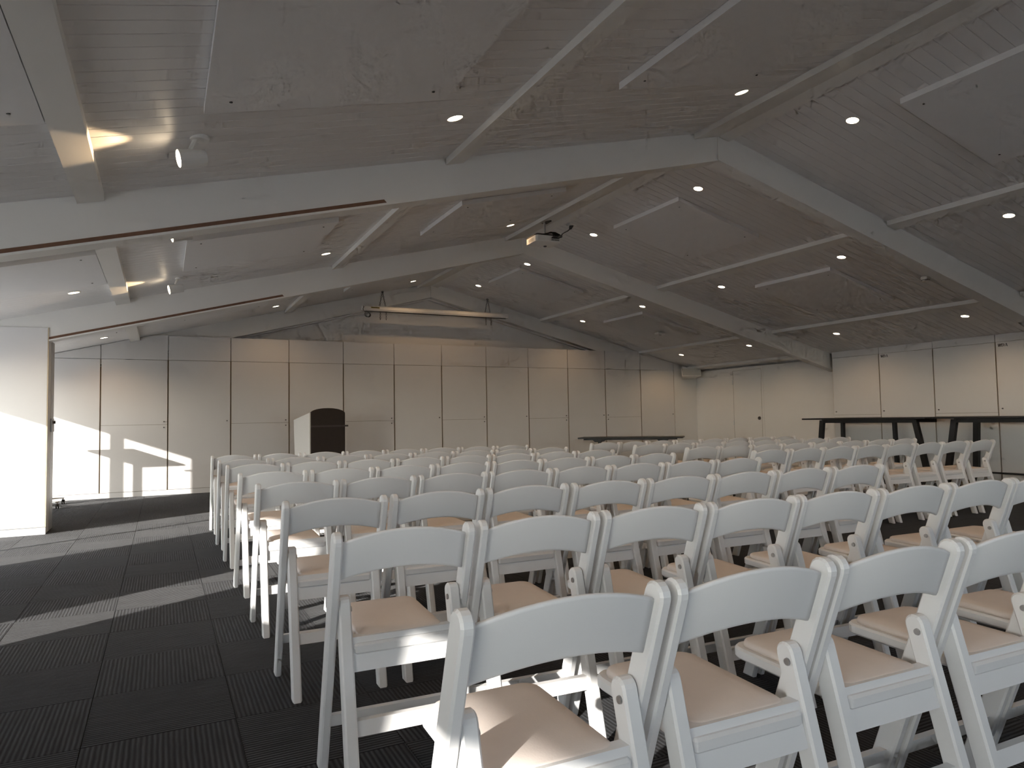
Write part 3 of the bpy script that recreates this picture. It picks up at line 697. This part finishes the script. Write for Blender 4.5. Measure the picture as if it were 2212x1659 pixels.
# ------------------------------------------------------------------ folding chairs
CP = {}
def axis_pt(p, q, z): t = (z - p[1]) / (q[1] - p[1]); return p[0] + (q[0] - p[0]) * t
FF, TT = (.285, 0.0), (0.0, .785)          # long post: front foot to top
RF, RT = (-.062, 0.0), (.092, .585)        # rear leg: foot to top
def bar_outline(a, b, w, cut0=True, n=8):
    a = Vector(a); b = Vector(b); d = (b - a).normalized(); nrm = Vector((d.y, -d.x)); r = w / 2
    b2 = b - d * r
    s = r / abs(d.y)                       # horizontal half-width at the floor
    o = [Vector((a.x - s, 0)), Vector((a.x + s, 0))]
    base = math.atan2(nrm.y, nrm.x)
    for k in range(n + 1):
        t = base + math.pi * k / n; o.append(b2 + Vector((math.cos(t), math.sin(t))) * r)
    return o
HX = .2185                                  # half outer width
PT, LT = .027, .036
for s in (-1, 1):
    x0, x1 = (HX - PT, HX) if s > 0 else (-HX, -HX + PT)
    CP['post%d' % s] = MB().plate(bar_outline(FF, TT, .058), x0, x1, .005).mesh('post', 'resin')
    gx0, gx1 = (HX - .001, HX + .0015) if s > 0 else (-HX - .0015, -HX + .001)
    x0, x1 = (HX - PT - LT - .001, HX - PT - .001) if s > 0 else (-HX + PT + .001, -HX + PT + LT + .001)
    CP['leg%d' % s] = MB().plate(bar_outline(RF, RT, .050), x0, x1, .005).mesh('leg', 'resin')
    xb = (HX - PT - LT - .001) if s > 0 else (-HX + PT + LT + .001)
    CP['bolt%d' % s] = MB().cyl((xb + s * .001, .075, .545), (xb - s * .004, .075, .545), .009, .008, 12).mesh('pivot_bolt', 'bolt')
# backrest: arched and bowed board with rounded edges
m = MB(); nX = 16; hx = HX - PT + .004; sec = 12; vs = []
for i in range(nX + 1):
    u = -1 + 2 * i / nX; x = hx * u; c = 1 - u * u
    zt, zbm = .754 + .036 * c, .636 + .031 * c
    for k in range(sec):
        a = 2 * math.pi * k / sec
        ca, sa = math.cos(a), math.sin(a)
        # superellipse section
        e1 = math.copysign(abs(ca) ** .35, ca); e2 = math.copysign(abs(sa) ** .22, sa)
        z = (zt + zbm) / 2 + (zt - zbm) / 2 * e2
        y = axis_pt(FF, TT, z) - .020 * c + .0085 * e1
        vs.append((x, y, z))
m.add(vs, [(i * sec + k, i * sec + (k + 1) % sec, (i + 1) * sec + (k + 1) % sec, (i + 1) * sec + k) for i in range(nX) for k in range(sec)] + [tuple(range(sec)), tuple(range((nX + 1) * sec - 1, nX * sec - 1, -1))])
CP['back'] = m.mesh('backrest', 'resin', True)
def rrect(x0, x1, y0, y1, r0, r1, n=5):
    o = []
    for cx, cy_, a0, r in ((x1 - r0, y0 + r0, -90, r0), (x1 - r1, y1 - r1, 0, r1), (x0 + r1, y1 - r1, 90, r1), (x0 + r0, y0 + r0, 180, r0)):
        for k in range(n + 1):
            a = math.radians(a0 + 90 * k / n); o.append((cx + r * math.cos(a), cy_ + r * math.sin(a)))
    return o
SW = HX - PT - LT - .004
def tilt(v): return [(x, y, z + (y - .05) * .03) for x, y, z in v]
m = MB().plate(rrect(-SW, SW, .030, .43, .012, .045), .420, .452, .006, 'z'); m.v = tilt(m.v); CP['pan'] = m.mesh('seat_pan', 'resin')
m = MB(); rings = []
o0 = rrect(-SW + .018, SW - .018, .052, .412, .03, .04)
cxm, cym = 0, .232
for sc_, z in ((1.0, .452), (1.0, .460), (.985, .4665), (.95, .4705), (.7, .474), (.35, .4755)):
    rings.append([(cxm + (x - cxm) * sc_, cym + (y - cym) * sc_, z) for x, y in o0])
n = len(o0); vs = sum(rings, []); fs = [(j * n + k, j * n + (k + 1) % n, (j + 1) * n + (k + 1) % n, (j + 1) * n + k) for j in range(len(rings) - 1) for k in range(n)] + [tuple(range((len(rings) - 1) * n, len(rings) * n)), tuple(range(n - 1, -1, -1))]
m.add(tilt(vs), fs); CP['cushion'] = m.mesh('seat_cushion', 'cush', True)
def cross(z0, z1, half, a, b, t, off=0.0, bv=.003):
    ya, yb_ = axis_pt(a, b, z0) + off, axis_pt(a, b, z1) + off
    return MB().plate([(ya - t / 2, z0), (ya + t / 2, z0), (yb_ + t / 2, z1), (yb_ - t / 2, z1)], -half, half, bv)
LH = HX - PT - LT + .002
CP['rail'] = cross(.437, .468, LH, RF, RT, .030).mesh('seat_rail', 'resin')
CP['apron'] = cross(.374, .4355, LH - .002, RF, RT, .026, 0, .002).mesh('apron', 'resin')
CP['str1'] = cross(.205, .246, LH, RF, RT, .022).mesh('stretcher', 'resin')
CP['str2'] = cross(.150, .190, HX - PT + .002, FF, TT, .022).mesh('stretcher', 'resin')
PARTS = [('backrest', 'back'), ('post', 'post-1'), ('post', 'post1'), ('leg', 'leg-1'), ('leg', 'leg1'), ('pivot_bolt', 'bolt-1'), ('pivot_bolt', 'bolt1'),
         ('seat_pan', 'pan'), ('seat_cushion', 'cushion'), ('seat_rail', 'rail'), ('apron', 'apron'), ('stretcher', 'str1'), ('stretcher', 'str2')]
def chair(x, y, rz, lab, grp):
    e = empty('folding_chair', (x, y, 0), rz)
    for nm, key in PARTS: link(nm, CP[key], e)
    tag(e, lab, 'chair', grp)
P_, XLc = 0.45658, 0.43904
YLr = [1.11, 2.05, 2.99, 3.93, 4.85, 5.87, 6.74, 7.73]
SLr = [-.023, -.043, -.022, -.004, .012, -.01, .001, -.014]
CNT = [5, 8, 8, 8, 8, 8, 8, 8]
for r in range(8):
    for j in range(CNT[r]):
        dx = (j + .5) * P_
        chair(XLc - .006 + dx + random.uniform(-.002, .002), YLr[r] + SLr[r] * dx + random.uniform(-.008, .008), math.atan(SLr[r]) + random.uniform(-.012, .012),
              'white folding chair, %s from the left aisle in the %s row from the camera' % (ORD[j + 1], ORD[r + 1]), 'folding chairs of the left block')
XRr, YRr = [4.80, 4.81, 4.87, 4.90], [4.68, 5.60, 6.57, 7.53]
for r in range(4):
    for j in range(8):
        dx = (j + .5) * .4505
        chair(XRr[r] + dx + random.uniform(-.002, .002), YRr[r] - .0212 * dx + random.uniform(-.008, .008), -.021 + random.uniform(-.012, .012),
              'white folding chair in the right block, %s row from the camera, %s from its left' % (ORD[r + 1], ORD[j + 1]), 'folding chairs of the right block')
